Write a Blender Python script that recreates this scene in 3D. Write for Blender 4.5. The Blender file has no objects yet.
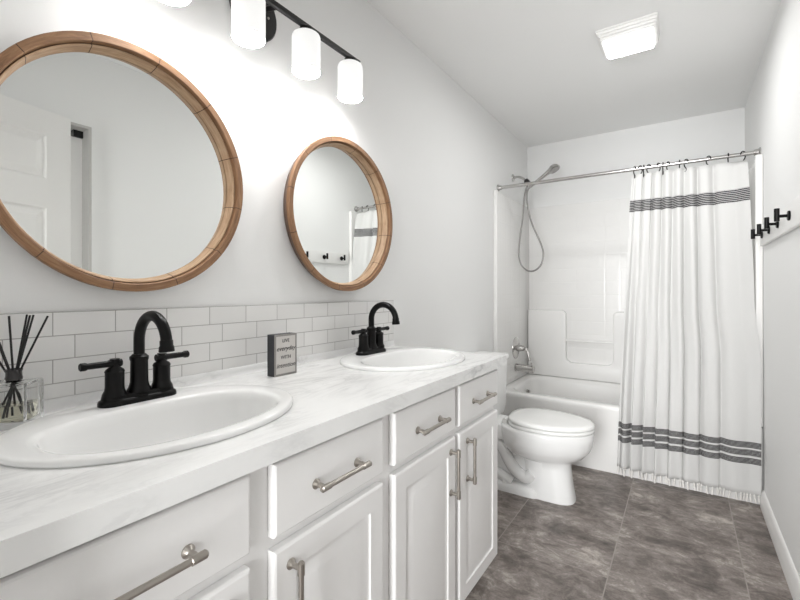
import bpy, bmesh, math, random
from mathutils import Vector, Matrix

random.seed(7)
S = bpy.context.scene
COL = S.collection
PI = math.pi

# ------------------------------------------------------------------ camera, world, lights, exposure
cam_d = bpy.data.cameras.new('camera')
cam = bpy.data.objects.new('camera', cam_d)
COL.objects.link(cam)
cam.location = (1.1644, 0.0, 1.1606)
cam.rotation_euler = (PI / 2, 0, 0.5859)
cam_d.sensor_width = 36.0
cam_d.lens = 36.0 * 426.8 / 800.0
cam_d.shift_y = -0.01225
cam_d.clip_start = 0.02
S.camera = cam

S.view_settings.view_transform = 'Standard'
S.view_settings.look = 'None'
S.view_settings.gamma = 1.0
S.view_settings.use_curve_mapping = False
S.view_settings.exposure = 3.43

SHADE_E = 0.06        # glass of the vanity light shades
SHADE_BOT_E = 6.3    # their open bright bottoms
LENS_E = 7.0        # ceiling fan light lens
HALL_FILL_W = 4.2        # unseen fill lamp added in the hall behind the camera

world = bpy.data.worlds.new('world')
S.world = world
world.use_nodes = True
world.node_tree.nodes['Background'].inputs[0].default_value = (1, 0.98, 0.95, 1)
world.node_tree.nodes['Background'].inputs[1].default_value = 0.3

hl = bpy.data.lights.new('hall_fill', 'AREA')  # added fill, out of view, brightens the room through the doorway
hl.shape = 'RECTANGLE'
hl.spread = math.radians(100)
hl.size = 0.9
hl.size_y = 2.1
hl.energy = HALL_FILL_W
hl.color = (0.985, 0.995, 1.0)
hlo = bpy.data.objects.new('hall_fill', hl)
COL.objects.link(hlo)
hlo.location = (0.92, -1.70, 1.20)
hlo.rotation_euler = (math.radians(89), 0, 0)


# ------------------------------------------------------------------ materials
def srgb(r, g, b):
    def f(v):
        v /= 255.0
        return v / 12.92 if v <= 0.04045 else ((v + 0.055) / 1.055) ** 2.4
    return (f(r), f(g), f(b), 1)


def mat(name, col, rough=0.5, metal=0.0, **kw):
    m = bpy.data.materials.new(name)
    m.use_nodes = True
    b = m.node_tree.nodes['Principled BSDF']
    b.inputs['Base Color'].default_value = col
    b.inputs['Roughness'].default_value = rough
    b.inputs['Metallic'].default_value = metal
    for k, v in kw.items():
        b.inputs[k.replace('_', ' ')].default_value = v
    return m


def nodes(m):
    return m.node_tree.nodes, m.node_tree.links, m.node_tree.nodes['Principled BSDF']


def N(m, t, **kw):
    n = m.node_tree.nodes.new(t)
    for k, v in kw.items():
        setattr(n, k, v)
    return n


def math_node(m, op, a, b=None):
    n = N(m, 'ShaderNodeMath', operation=op)
    for i, v in enumerate((a, b)):
        if v is None:
            continue
        if isinstance(v, (int, float)):
            n.inputs[i].default_value = v
        else:
            m.node_tree.links.new(v, n.inputs[i])
    return n.outputs[0]


def world_pos(m):
    return N(m, 'ShaderNodeNewGeometry').outputs['Position']


def bump(m, height, strength, dist=0.002):
    n, l, b = nodes(m)
    bp = N(m, 'ShaderNodeBump')
    bp.inputs['Strength'].default_value = strength
    bp.inputs['Distance'].default_value = dist
    l.new(height, bp.inputs['Height'])
    l.new(bp.outputs[0], b.inputs['Normal'])


def ramp(m, fac, stops):
    r = N(m, 'ShaderNodeValToRGB')
    m.node_tree.links.new(fac, r.inputs[0])
    e = r.color_ramp.elements
    while len(e) < len(stops):
        e.new(0.5)
    for el, (p, c) in zip(e, stops):
        el.position = p
        el.color = c
    return r.outputs[0]


def noise(m, scale, detail=4, rough=0.5, vec=None, dist=0.0):
    t = N(m, 'ShaderNodeTexNoise')
    t.inputs['Scale'].default_value = scale
    t.inputs['Detail'].default_value = detail
    t.inputs['Roughness'].default_value = rough
    t.inputs['Distortion'].default_value = dist
    m.node_tree.links.new(vec if vec is not None else world_pos(m), t.inputs['Vector'])
    return t.outputs['Fac']


M = {}
M['wall'] = mat('wall_paint', srgb(243, 243, 242), 0.62)
bump(M['wall'], noise(M['wall'], 160, 2), 0.06, 0.001)
M['ceiling'] = mat('ceiling_paint', srgb(249, 249, 248), 0.8)
M['trim'] = mat('trim_paint', srgb(244, 243, 241), 0.3)
M['cabinet'] = mat('cabinet_paint', srgb(246, 245, 244), 0.32)
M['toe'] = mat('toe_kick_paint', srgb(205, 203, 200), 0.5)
M['porcelain'] = mat('white_porcelain', srgb(246, 246, 245), 0.08)
M['seat'] = mat('white_seat_plastic', srgb(246, 246, 244), 0.18)
M['fibreglass'] = mat('white_fibreglass', srgb(243, 242, 240), 0.2)
M['black'] = mat('matte_black_metal', srgb(7, 6, 6), 0.33, 0.0)
M['black'].node_tree.nodes['Principled BSDF'].inputs['Specular IOR Level'].default_value = 0.2
M['dark_metal'] = mat('dark_bronze_metal', srgb(24, 22, 22), 0.42, 0.2)
M['nickel'] = mat('brushed_nickel', srgb(176, 170, 163), 0.3, 1.0)
M['chrome'] = mat('chrome', srgb(196, 194, 192), 0.2, 1.0)
M['hose'] = mat('steel_hose', srgb(150, 148, 146), 0.35, 0.9)
M['mirror'] = mat('mirror_glass', (0.91, 0.925, 0.91, 1), 0.0, 1.0)
M['black_plastic'] = mat('black_plastic', srgb(28, 28, 30), 0.45)
M['sign_edge'] = mat('charcoal_painted_wood', srgb(52, 53, 58), 0.6)
M['sign_face'] = mat('pale_printed_wood', srgb(214, 210, 206), 0.7)
M['sign_rim'] = mat('grey_weathered_wood', srgb(150, 147, 143), 0.7)
M['ink'] = mat('grey_ink', srgb(70, 68, 70), 0.7)
M['reed'] = mat('black_reed', srgb(22, 20, 20), 0.7)
M['oil'] = mat('diffuser_oil', (0.93, 0.90, 0.72, 1), 0.02, Transmission_Weight=1.0, IOR=1.36)
M['glass'] = mat('clear_glass', (0.985, 0.99, 0.985, 1), 0.0, Transmission_Weight=1.0, IOR=1.25)
M['drain'] = mat('drain_metal', srgb(60, 58, 56), 0.3, 0.8)
M['track'] = mat('dark_track', srgb(35, 35, 36), 0.5, 0.5)
M['shadow_gap'] = mat('shaded_jamb_paint', srgb(200, 198, 195), 0.5)  # shade on the closet jamb and header put into the colour


def emit(name, col, strength):
    m = mat(name, (0.9, 0.9, 0.9, 1), 0.3)
    b = m.node_tree.nodes['Principled BSDF']
    b.inputs['Emission Color'].default_value = col
    b.inputs['Emission Strength'].default_value = strength
    return m


M['shade'] = emit('opal_glass_lit', (1, 0.995, 0.985, 1), SHADE_E)
M['shade_bottom'] = emit('opal_glass_bright', (1, 0.995, 0.985, 1), SHADE_BOT_E)
M['shade'].node_tree.nodes['Principled BSDF'].inputs['Base Color'].default_value = (0.62, 0.62, 0.61, 1)
M['lens_rim'] = emit('lit_acrylic_edge', (1, 1, 0.995, 1), 0.15)
M['lens'] = emit('lit_acrylic_lens', (1, 1, 0.995, 1), LENS_E)

# floor: slate-look vinyl tile in staggered columns
m = M['floor'] = mat('slate_vinyl_tile', srgb(92, 85, 81), 0.42)
n, l, b = nodes(m)
sep = N(m, 'ShaderNodeSeparateXYZ')
l.new(world_pos(m), sep.inputs[0])
colw = 0.463
xs = math_node(m, 'DIVIDE', math_node(m, 'SUBTRACT', sep.outputs[0], 0.447 - 10 * colw), colw)
ci = math_node(m, 'FLOOR', xs)
fx = math_node(m, 'FRACT', xs)
par = math_node(m, 'MODULO', ci, 2.0)           # column .447-.911 has index 10 -> par 0
yo = math_node(m, 'ADD', sep.outputs[1], math_node(m, 'MULTIPLY', par, 0.347))
ys = math_node(m, 'DIVIDE', math_node(m, 'ADD', yo, 14.0 - 1.897), 1.4)
ri = math_node(m, 'FLOOR', ys)
fy = math_node(m, 'FRACT', ys)
dx = math_node(m, 'MULTIPLY', math_node(m, 'MINIMUM', fx, math_node(m, 'SUBTRACT', 1.0, fx)), colw)
dy = math_node(m, 'MULTIPLY', math_node(m, 'MINIMUM', fy, math_node(m, 'SUBTRACT', 1.0, fy)), 1.4)
dd = math_node(m, 'MINIMUM', dx, dy)
seam = math_node(m, 'LESS_THAN', dd, 0.0024)
# each tile gets its own offset into the noise
off = N(m, 'ShaderNodeCombineXYZ')
l.new(math_node(m, 'MULTIPLY', ci, 3.71), off.inputs[0])
l.new(math_node(m, 'MULTIPLY', ri, 5.13), off.inputs[1])
va = N(m, 'ShaderNodeVectorMath', operation='ADD')
l.new(world_pos(m), va.inputs[0])
l.new(off.outputs[0], va.inputs[1])
mp = N(m, 'ShaderNodeMapping')
mp.inputs['Rotation'].default_value = (0, 0, 0.9)
mp.inputs['Scale'].default_value = (1.0, 1.5, 1.0)
l.new(va.outputs[0], mp.inputs[0])
big = noise(m, 3.4, 7, 0.65, mp.outputs[0], 0.6)
fine = noise(m, 11, 8, 0.68, mp.outputs[0], 1.6)
grain = noise(m, 120, 3, 0.6, va.outputs[0])
mixf = math_node(m, 'ADD', math_node(m, 'MULTIPLY', big, 0.55), math_node(m, 'MULTIPLY', fine, 0.35))
mixf = math_node(m, 'ADD', mixf, math_node(m, 'MULTIPLY', grain, 0.10))
c = ramp(m, mixf, [(0.36, srgb(72, 65, 61)), (0.46, srgb(112, 103, 98)), (0.54, srgb(146, 137, 131)), (0.64, srgb(208, 199, 192))])
mx = N(m, 'ShaderNodeMix', data_type='RGBA')
l.new(seam, mx.inputs['Factor'])
l.new(c, mx.inputs[6])
mx.inputs[7].default_value = srgb(158, 150, 144)
l.new(mx.outputs[2], b.inputs['Base Color'])
bump(m, fine, 0.12, 0.002)

# marble-look laminate
m = M['marble'] = mat('marble_laminate', srgb(238, 237, 235), 0.22)
n, l, b = nodes(m)
mp = N(m, 'ShaderNodeMapping')
mp.inputs['Rotation'].default_value = (0, 0.5, 0.55)
mp.inputs['Scale'].default_value = (3.4, 1.0, 2.2)
l.new(world_pos(m), mp.inputs[0])
v1 = noise(m, 3.0, 9, 0.62, mp.outputs[0], 1.2)
v2 = noise(m, 6.0, 8, 0.65, mp.outputs[0], 2.0)
vein = math_node(m, 'ABSOLUTE', math_node(m, 'SUBTRACT', v1, 0.5))
vein2 = math_node(m, 'ABSOLUTE', math_node(m, 'SUBTRACT', v2, 0.47))
a1 = ramp(m, vein, [(0.0, (0.42, 0.42, 0.43, 1)), (0.04, (0.82, 0.82, 0.82, 1)), (0.14, (1, 1, 1, 1))])
a2 = ramp(m, vein2, [(0.0, (0.82, 0.82, 0.82, 1)), (0.06, (1, 1, 1, 1))])
patch = ramp(m, noise(m, 2.2, 3, 0.5), [(0.4, (0, 0, 0, 1)), (0.62, (1, 1, 1, 1))])
mu = N(m, 'ShaderNodeMix', data_type='RGBA', blend_type='MULTIPLY')
mu.inputs['Factor'].default_value = 1
l.new(a1, mu.inputs[6])
l.new(a2, mu.inputs[7])
mb = N(m, 'ShaderNodeMix', data_type='RGBA', blend_type='MULTIPLY')
l.new(math_node(m, 'MULTIPLY', patch, 0.55), mb.inputs['Factor'])
mb.inputs[6].default_value = srgb(243, 243, 242)
l.new(mu.outputs[2], mb.inputs[7])
l.new(mb.outputs[2], b.inputs['Base Color'])

# backsplash subway tile
m = M['tile'] = mat('subway_tile', srgb(240, 239, 237), 0.18)
n, l, b = nodes(m)
sep = N(m, 'ShaderNodeSeparateXYZ')
l.new(world_pos(m), sep.inputs[0])
cb = N(m, 'ShaderNodeCombineXYZ')
l.new(math_node(m, 'SUBTRACT', sep.outputs[1], 0.360 - 0.1245 * 8), cb.inputs[0])
l.new(math_node(m, 'SUBTRACT', sep.outputs[2], 1.112 - 0.0525 * 4), cb.inputs[1])
br = N(m, 'ShaderNodeTexBrick')
br.offset = 0.67
br.inputs['Scale'].default_value = 1.0
br.inputs['Mortar Size'].default_value = 0.0011
br.inputs['Mortar Smooth'].default_value = 0.1
br.inputs['Brick Width'].default_value = 0.1245
br.inputs['Row Height'].default_value = 0.0525
br.inputs['Color1'].default_value = srgb(240, 239, 237)
br.inputs['Color2'].default_value = srgb(235, 234, 232)
br.inputs['Mortar'].default_value = srgb(176, 173, 170)
l.new(cb.outputs[0], br.inputs['Vector'])
l.new(br.outputs['Color'], b.inputs['Base Color'])
bump(m, math_node(m, 'SUBTRACT', 1.0, br.outputs['Fac']), 0.4, 0.0015)

# moulded tile relief on the surround
m = M['relief'] = mat('moulded_tile_fibreglass', srgb(243, 242, 240), 0.22)
n, l, b = nodes(m)
sep = N(m, 'ShaderNodeSeparateXYZ')
l.new(world_pos(m), sep.inputs[0])
hor = math_node(m, 'ADD', sep.outputs[0], sep.outputs[1])
gx = math_node(m, 'FRACT', math_node(m, 'DIVIDE', math_node(m, 'SUBTRACT', hor, 4.21 - 2.2), 0.11))
gz = math_node(m, 'FRACT', math_node(m, 'DIVIDE', math_node(m, 'SUBTRACT', sep.outputs[2], 1.5625 - 1.1), 0.11))
ex = math_node(m, 'MINIMUM', gx, math_node(m, 'SUBTRACT', 1.0, gx))
ez = math_node(m, 'MINIMUM', gz, math_node(m, 'SUBTRACT', 1.0, gz))
ed = math_node(m, 'MINIMUM', ex, ez)
hgt = ramp(m, ed, [(0.0, (0, 0, 0, 1)), (0.06, (0.85, 0.85, 0.85, 1)), (0.3, (1, 1, 1, 1))])
bump(m, hgt, 0.35, 0.002)

# wood of the mirror frames
m = M['wood'] = mat('oak_frame_wood', srgb(182, 140, 102), 0.5)
n, l, b = nodes(m)
tc = N(m, 'ShaderNodeTexCoord')
sp = N(m, 'ShaderNodeSeparateXYZ')
l.new(tc.outputs['Object'], sp.inputs[0])
ang = math_node(m, 'ARCTAN2', sp.outputs[2], sp.outputs[1])
rad = math_node(m, 'SQRT', math_node(m, 'ADD', math_node(m, 'POWER', sp.outputs[1], 2.0), math_node(m, 'POWER', sp.outputs[2], 2.0)))
cb = N(m, 'ShaderNodeCombineXYZ')
l.new(math_node(m, 'MULTIPLY', ang, 3.0), cb.inputs[0])
l.new(math_node(m, 'MULTIPLY', rad, 90.0), cb.inputs[1])
l.new(math_node(m, 'MULTIPLY', sp.outputs[0], 90.0), cb.inputs[2])
g = noise(m, 1.6, 6, 0.65, cb.outputs[0], 0.4)
c = ramp(m, g, [(0.28, srgb(112, 79, 53)), (0.5, srgb(143, 106, 75)), (0.74, srgb(170, 134, 100))])
sg = math_node(m, 'FRACT', math_node(m, 'ADD', math_node(m, 'DIVIDE', ang, 2 * PI / 12), 20.35))
sd = math_node(m, 'MINIMUM', sg, math_node(m, 'SUBTRACT', 1.0, sg))
sl = math_node(m, 'LESS_THAN', sd, 0.007)
mx = N(m, 'ShaderNodeMix', data_type='RGBA')
l.new(sl, mx.inputs['Factor'])
l.new(c, mx.inputs[6])
mx.inputs[7].default_value = srgb(78, 52, 36)
l.new(mx.outputs[2], b.inputs['Base Color'])

for nm_, k_ in (('pale_wood', ((160, 127, 97), (188, 156, 125), (208, 180, 150))), ('shaded_wood', ((70, 48, 34), (92, 65, 46), (112, 82, 60)))):  # the darker copy carries the shade under the frame edge
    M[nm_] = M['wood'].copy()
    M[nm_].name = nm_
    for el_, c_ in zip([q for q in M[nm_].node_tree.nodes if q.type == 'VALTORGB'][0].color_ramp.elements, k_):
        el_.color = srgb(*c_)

# curtain: white woven cotton with black woven bands
m = M['curtain'] = mat('woven_cotton', srgb(240, 239, 236), 0.9)
n, l, b = nodes(m)
sep = N(m, 'ShaderNodeSeparateXYZ')
l.new(world_pos(m), sep.inputs[0])
z = sep.outputs[2]


def band(m, z, lo, hi):
    return math_node(m, 'MULTIPLY', math_node(m, 'GREATER_THAN', z, lo), math_node(m, 'LESS_THAN', z, hi))


lines = math_node(m, 'GREATER_THAN', math_node(m, 'FRACT', math_node(m, 'DIVIDE', z, 0.0102)), 0.30)
top = math_node(m, 'MULTIPLY', band(m, z, 1.652, 1.728), lines)
lines2 = math_node(m, 'GREATER_THAN', math_node(m, 'FRACT', math_node(m, 'DIVIDE', z, 0.0066)), 0.22)
bt = None
for lo, hi in ((0.226, 0.259), (0.269, 0.302), (0.312, 0.345)):
    q = band(m, z, lo, hi)
    bt = q if bt is None else math_node(m, 'ADD', bt, q)
bt = math_node(m, 'MULTIPLY', bt, lines2)
mask = math_node(m, 'MINIMUM', math_node(m, 'ADD', top, bt), 1.0)
mx = N(m, 'ShaderNodeMix', data_type='RGBA')
l.new(mask, mx.inputs['Factor'])
mx.inputs[6].default_value = srgb(237, 236.5, 235)
mx.inputs[7].default_value = srgb(64, 62, 64)
l.new(mx.outputs[2], b.inputs['Base Color'])
wv = N(m, 'ShaderNodeMapping')
wv.inputs['Scale'].default_value = (320, 320, 120)
l.new(world_pos(m), wv.inputs[0])
bump(m, noise(m, 1.0, 2, 0.5, wv.outputs[0]), 0.25, 0.002)
tr = N(m, 'ShaderNodeBsdfTranslucent')
l.new(mx.outputs[2], tr.inputs[0])
ms = N(m, 'ShaderNodeMixShader')
ms.inputs[0].default_value = 0.3
l.new(b.outputs[0], ms.inputs[1])
l.new(tr.outputs[0], ms.inputs[2])
l.new(ms.outputs[0], n['Material Output'].inputs[0])
M['fringe'] = mat('cotton_fringe', srgb(236, 234, 230), 0.95)


# ------------------------------------------------------------------ mesh helpers
def finish(bm, smooth=None):
    bmesh.ops.remove_doubles(bm, verts=bm.verts, dist=1e-6)
    bmesh.ops.recalc_face_normals(bm, faces=bm.faces)
    return bm


WORLD = {}


def wloc(o):
    v = Vector((0, 0, 0))
    while o is not None:
        v = v + o.location
        o = o.parent
    return v


def obj(name, bm, material, parent=None, loc=None, smooth=35, bev=None, segs=2, clean=True, props=None):
    """bm is in world coordinates; links it as ONE mesh object whose origin is loc (default: parent's origin, or its base)."""
    if clean:
        finish(bm)
    if bev:
        es = [e for e in bm.edges if len(e.link_faces) == 2 and e.calc_face_angle(0) > math.radians(28)]
        bmesh.ops.bevel(bm, geom=es, offset=bev, segments=segs, profile=0.5, affect='EDGES', clamp_overlap=True)
    if loc is None:
        if parent is not None:
            loc = wloc(parent)
        else:
            xs = [v.co for v in bm.verts]
            loc = Vector(((min(v.x for v in xs) + max(v.x for v in xs)) / 2, (min(v.y for v in xs) + max(v.y for v in xs)) / 2, min(v.z for v in xs)))
    loc = Vector(loc)
    bmesh.ops.translate(bm, verts=bm.verts, vec=-loc)
    me = bpy.data.meshes.new(name)
    if smooth:
        for f in bm.faces:
            f.smooth = True
    bm.to_mesh(me)
    bm.free()
    if smooth:
        me.set_sharp_from_angle(angle=math.radians(smooth))
    ml = material if isinstance(material, (list, tuple)) else [material]
    for mm in ml:
        me.materials.append(mm)
    o = bpy.data.objects.new(name, me)
    COL.objects.link(o)
    if parent is not None:
        o.parent = parent
        o.location = loc - wloc(parent)
    else:
        o.location = loc
    if props:
        for k, v in props.items():
            o[k] = v
    return o


def tag(o, label, cat, group=None):
    o['label'] = label
    o['category'] = cat
    if group:
        o['group'] = group
    return o


def thing(name, loc, label, cat, group=None):
    o = bpy.data.objects.new(name, None)
    o.empty_display_size = 0.05
    COL.objects.link(o)
    o.location = loc
    return tag(o, label, cat, group)


def struct(name, bm, material, **kw):
    o = obj(name, bm, material, **kw)
    o['kind'] = 'structure'
    return o


def copy_tree(o, loc, label=None):
    def rec(src, parent):
        c = src.copy()
        COL.objects.link(c)
        if parent is not None:
            c.parent = parent
        for ch in list(src.children):
            rec(ch, c)
        return c
    r = rec(o, None)
    r.location = loc
    if label:
        r['label'] = label
    return r


def box(bm, x0, y0, z0, x1, y1, z1):
    vs = [bm.verts.new(p) for p in ((x0, y0, z0), (x1, y0, z0), (x1, y1, z0), (x0, y1, z0), (x0, y0, z1), (x1, y0, z1), (x1, y1, z1), (x0, y1, z1))]
    for f in ((3, 2, 1, 0), (4, 5, 6, 7), (0, 1, 5, 4), (1, 2, 6, 5), (2, 3, 7, 6), (3, 0, 4, 7)):
        bm.faces.new([vs[i] for i in f])
    return bm


def B(*a):
    bm = bmesh.new()
    for q in (a if isinstance(a[0], (list, tuple)) else [a]):
        box(bm, *q)
    return bm


def loft(bm, rings, cap0=True, cap1=True, closed=True):
    vr = [[bm.verts.new(p) for p in r] for r in rings]
    k = len(vr[0])
    for a, b2 in zip(vr, vr[1:]):
        for i in range(k if closed else k - 1):
            j = (i + 1) % k
            bm.faces.new((a[i], a[j], b2[j], b2[i]))
    if cap0:
        bm.faces.new(vr[0][::-1])
    if cap1:
        bm.faces.new(vr[-1])
    return bm


def basis(d):
    d = Vector(d).normalized()
    u = Vector((0, 0, 1)) if abs(d.z) < 0.9 else Vector((1, 0, 0))
    a = d.cross(u).normalized()
    return d, a, d.cross(a).normalized()


def lathe(bm, origin, axis, prof, seg=32, cap=True):
    """prof: (radius, distance along axis)"""
    d, a, c2 = basis(axis)
    o = Vector(origin)
    rings = []
    for r, h in prof:
        r = max(r, 1e-5)
        rings.append([o + d * h + a * (r * math.cos(2 * PI * i / seg)) + c2 * (r * math.sin(2 * PI * i / seg)) for i in range(seg)])
    return loft(bm, rings, cap, cap)


def cyl(bm, p0, p1, r, seg=20, r2=None):
    p0, p1 = Vector(p0), Vector(p1)
    return lathe(bm, p0, p1 - p0, [(r, 0), (r if r2 is None else r2, (p1 - p0).length)], seg)


def tube(bm, pts, r, seg=14, cap=True):
    pts = [Vector(p) for p in pts]
    rad = r if isinstance(r, (list, tuple)) else [r] * len(pts)
    t0 = (pts[1] - pts[0]).normalized()
    _, a, _ = basis(t0)
    rings = []
    for i, p in enumerate(pts):
        t = (pts[min(i + 1, len(pts) - 1)] - pts[max(i - 1, 0)]).normalized()
        a = (a - t * a.dot(t)).normalized()
        c2 = t.cross(a)
        rings.append([p + a * (rad[i] * math.cos(2 * PI * k / seg)) + c2 * (rad[i] * math.sin(2 * PI * k / seg)) for k in range(seg)])
    return loft(bm, rings, cap, cap)


def spline(ctrl, n=12):
    c2 = [Vector(p) for p in ctrl]
    c2 = [2 * c2[0] - c2[1]] + c2 + [2 * c2[-1] - c2[-2]]
    out = []
    for i in range(1, len(c2) - 2):
        p0, p1, p2, p3 = c2[i - 1:i + 3]
        for k in range(n):
            t = k / n
            out.append(0.5 * ((2 * p1) + (p2 - p0) * t + (2 * p0 - 5 * p1 + 4 * p2 - p3) * t * t + (3 * p1 - p0 - 3 * p2 + p3) * t ** 3))
    out.append(c2[-2])
    return out


def rrect(x0, y0, x1, y1, r, z, k=6):
    pts = []
    for cx, cy, a0 in ((x1 - r, y1 - r, 0), (x0 + r, y1 - r, PI / 2), (x0 + r, y0 + r, PI), (x1 - r, y0 + r, 1.5 * PI)):
        for i in range(k + 1):
            a = a0 + PI / 2 * i / k
            pts.append(Vector((cx + r * math.cos(a), cy + r * math.sin(a), z)))
    return pts


def joinbm(a, b2):
    me = bpy.data.meshes.new('tmp')
    b2.to_mesh(me)
    b2.free()
    a.from_mesh(me)
    bpy.data.meshes.remove(me)
    return a


# ------------------------------------------------------------------ room shell
XR = 1.5234     # right wall
YB = 3.82       # far wall
YF = 0.10       # inner face of the wall the camera looks in through
H = 2.44
DX0, DX1, DH = 0.60, 1.365, 2.04      # doorway the camera stands in
struct('floor', B(-0.3, -1.8, -0.06, 2.4, YB + 0.1, 0.0), M['floor'])
struct('ceiling', B(-0.3, -1.8, H, 2.4, YB + 0.1, H + 0.06), M['ceiling'])
struct('wall_left', B(-0.1, -0.02, 0, 0, YB, H), M['wall'])
struct('wall_back', B(-0.1, YB, 0, XR + 0.1, YB + 0.1, H), M['wall'])
CY0, CY1 = 0.22, 1.0                    # closet opening in the right wall
struct('wall_right', B((XR, -0.02, 0, XR + 0.14, CY0, H), (XR, CY1, 0, XR + 0.14, YB, H), (XR, CY0, DH, XR + 0.14, CY1, H)), M['wall'])
struct('wall_front', B((-0.1, YF - 0.12, 0, DX0, YF, H), (DX1, YF - 0.12, 0, XR + 0.14, YF, H), (DX0, YF - 0.12, DH, DX1, YF, H)), M['wall'])
struct('wall_hall', B((-0.3, -1.8, 0, -0.22, YF - 0.12, H), (2.32, -1.8, 0, 2.4, YF - 0.12, H), (-0.22, -1.8, 0, 2.32, -1.72, H),
                      (-0.22, YF - 0.12 - 0.02, 0, -0.1, YF - 0.12, H), (XR + 0.14, YF - 0.14, 0, 2.32, YF - 0.12, H)), M['wall'])
# closet behind the opening: a shallow recess with a white sliding panel and its track
struct('door_2', B(XR + 0.085, CY0, 0.01, XR + 0.12, CY1 - 0.004, DH - 0.05), M['trim'])
struct('trim_1', B((XR + 0.002, CY1 - 0.014, 0, XR + 0.138, CY1, DH), (XR + 0.002, CY0, DH - 0.014, XR + 0.138, CY1 - 0.014, DH)), M['shadow_gap'])
struct('trim_2', B((XR + 0.07, CY0, DH - 0.05, XR + 0.13, 0.93, DH - 0.014), (XR + 0.07, 0.942, DH - 0.05, XR + 0.13, CY1 - 0.014, DH - 0.014)), M['track'])


def molding(pts2, y0, y1, x_wall, sgn):
    bm = bmesh.new()
    loft(bm, [[Vector((x_wall + sgn * a, y, zz)) for a, zz in pts2] for y in (y0, y1)])
    return bm


bbp = [(0, 0), (0.016, 0), (0.016, 0.06), (0.012, 0.068), (0.012, 0.078), (0.006, 0.090), (0.003, 0.094), (0, 0.095)]
struct('baseboard_right', molding(bbp, CY1 + 0.002, 2.975, XR, -1), M['trim'])
struct('baseboard_left', molding(bbp, 1.70, 2.975, 0, 1), M['trim'])

# entry door leaf, swung in against the right wall; seen in the big mirror
HX, HY = 1.285, 0.125
ex, ey = 1.474, 0.878
L_ = math.hypot(ex - HX, ey - HY)
bm = bmesh.new()


def panel_grid(bm, x_lo, x_hi, z_lo, z_hi, panels, y_face, sgn, depth=0.008):
    """flat face in the xz plane with sunk and re-raised rectangular panels"""
    xs = sorted({x_lo, x_hi} | {p[0] for p in panels} | {p[2] for p in panels})
    zs = sorted({z_lo, z_hi} | {p[1] for p in panels} | {p[3] for p in panels})
    pset = {(round(p[0], 5), round(p[1], 5)) for p in panels}
    for i in range(len(xs) - 1):
        for j in range(len(zs) - 1):
            a, b2, c2, d2 = xs[i], zs[j], xs[i + 1], zs[j + 1]
            if (round(a, 5), round(b2, 5)) in pset:
                prev = None
                for ins, dep in ((0, 0), (0.010, depth), (0.018, depth), (0.042, 0.002)):
                    ring = [bm.verts.new((x, y_face + sgn * dep, zz)) for x, zz in ((a + ins, b2 + ins), (c2 - ins, b2 + ins), (c2 - ins, d2 - ins), (a + ins, d2 - ins))]
                    if prev:
                        for k in range(4):
                            bm.faces.new((prev[k], prev[(k + 1) % 4], ring[(k + 1) % 4], ring[k]))
                    prev = ring
                bm.faces.new(prev)
            else:
                bm.faces.new([bm.verts.new((x, y_face, zz)) for x, zz in ((a, b2), (c2, b2), (c2, d2), (a, d2))])


dp = []
for z0, z1 in ((0.24, 0.86), (1.00, 1.56), (1.70, 1.91)):
    for x0, x1 in ((0.11, 0.34), (0.44, L_ - 0.11)):
        dp.append((x0, z0, x1, z1))
panel_grid(bm, 0, L_, 0.012, 2.03, dp, 0.0175, -1)
panel_grid(bm, 0, L_, 0.012, 2.03, dp, -0.0175, 1)
for q in ((0, 0.012, 0, 2.03), (L_, 0.012, L_, 2.03)):
    bm.faces.new([bm.verts.new(p) for p in ((q[0], -0.0175, 0.012), (q[0], 0.0175, 0.012), (q[0], 0.0175, 2.03), (q[0], -0.0175, 2.03))])
for zz in (0.012, 2.03):
    bm.faces.new([bm.verts.new(p) for p in ((0, -0.0175, zz), (L_, -0.0175, zz), (L_, 0.0175, zz), (0, 0.0175, zz))])
mrot = Matrix.Translation((HX, HY, 0)) @ Matrix.Rotation(math.atan2(ey - HY, ex - HX), 4, 'Z')
bmesh.ops.transform(bm, matrix=mrot, verts=bm.verts)
door = struct('door_1', bm, M['trim'], smooth=None)
for sg in (1, -1):
    kb = bmesh.new()
    lathe(kb, (L_ - 0.07, sg * 0.0175, 0.95), (0, sg, 0), [(0.03, 0), (0.03, 0.006), (0.011, 0.008), (0.011, 0.025), (0.022, 0.03), (0.0265, 0.042), (0.022, 0.054), (0.008, 0.058)], 24)
    bmesh.ops.transform(kb, matrix=mrot, verts=kb.verts)
    if sg > 0:
        obj('door_knob', kb, M['nickel'], door)
    else:
        kb.free()

# ------------------------------------------------------------------ vanity
VY0, VY1 = 0.105, 1.645
FX = 0.525          # face of the carcass
vt = thing('vanity_cabinet', (0.28, 0.88, 0.0), 'long white vanity cabinet with nickel bar pulls below the marble top', 'cabinet')
obj('carcass', B((0.004, VY0, 0.10, FX, VY0 + 0.02, 0.856), (0.004, VY1 - 0.02, 0.10, FX, VY1, 0.856), (0.004, VY0 + 0.02, 0.10, FX, VY1 - 0.02, 0.12),
                 (0.004, VY0 + 0.02, 0.12, 0.016, VY1 - 0.02, 0.856), (FX - 0.02, VY0 + 0.02, 0.12, FX, VY1 - 0.02, 0.70), (FX - 0.02, VY0 + 0.02, 0.70, FX, VY1 - 0.02, 0.856)),
    M['cabinet'], vt, smooth=None)
obj('toe_kick', B(0.02, VY0 + 0.002, 0.001, 0.455, VY1 - 0.003, 0.10), M['toe'], vt, smooth=None)


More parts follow.
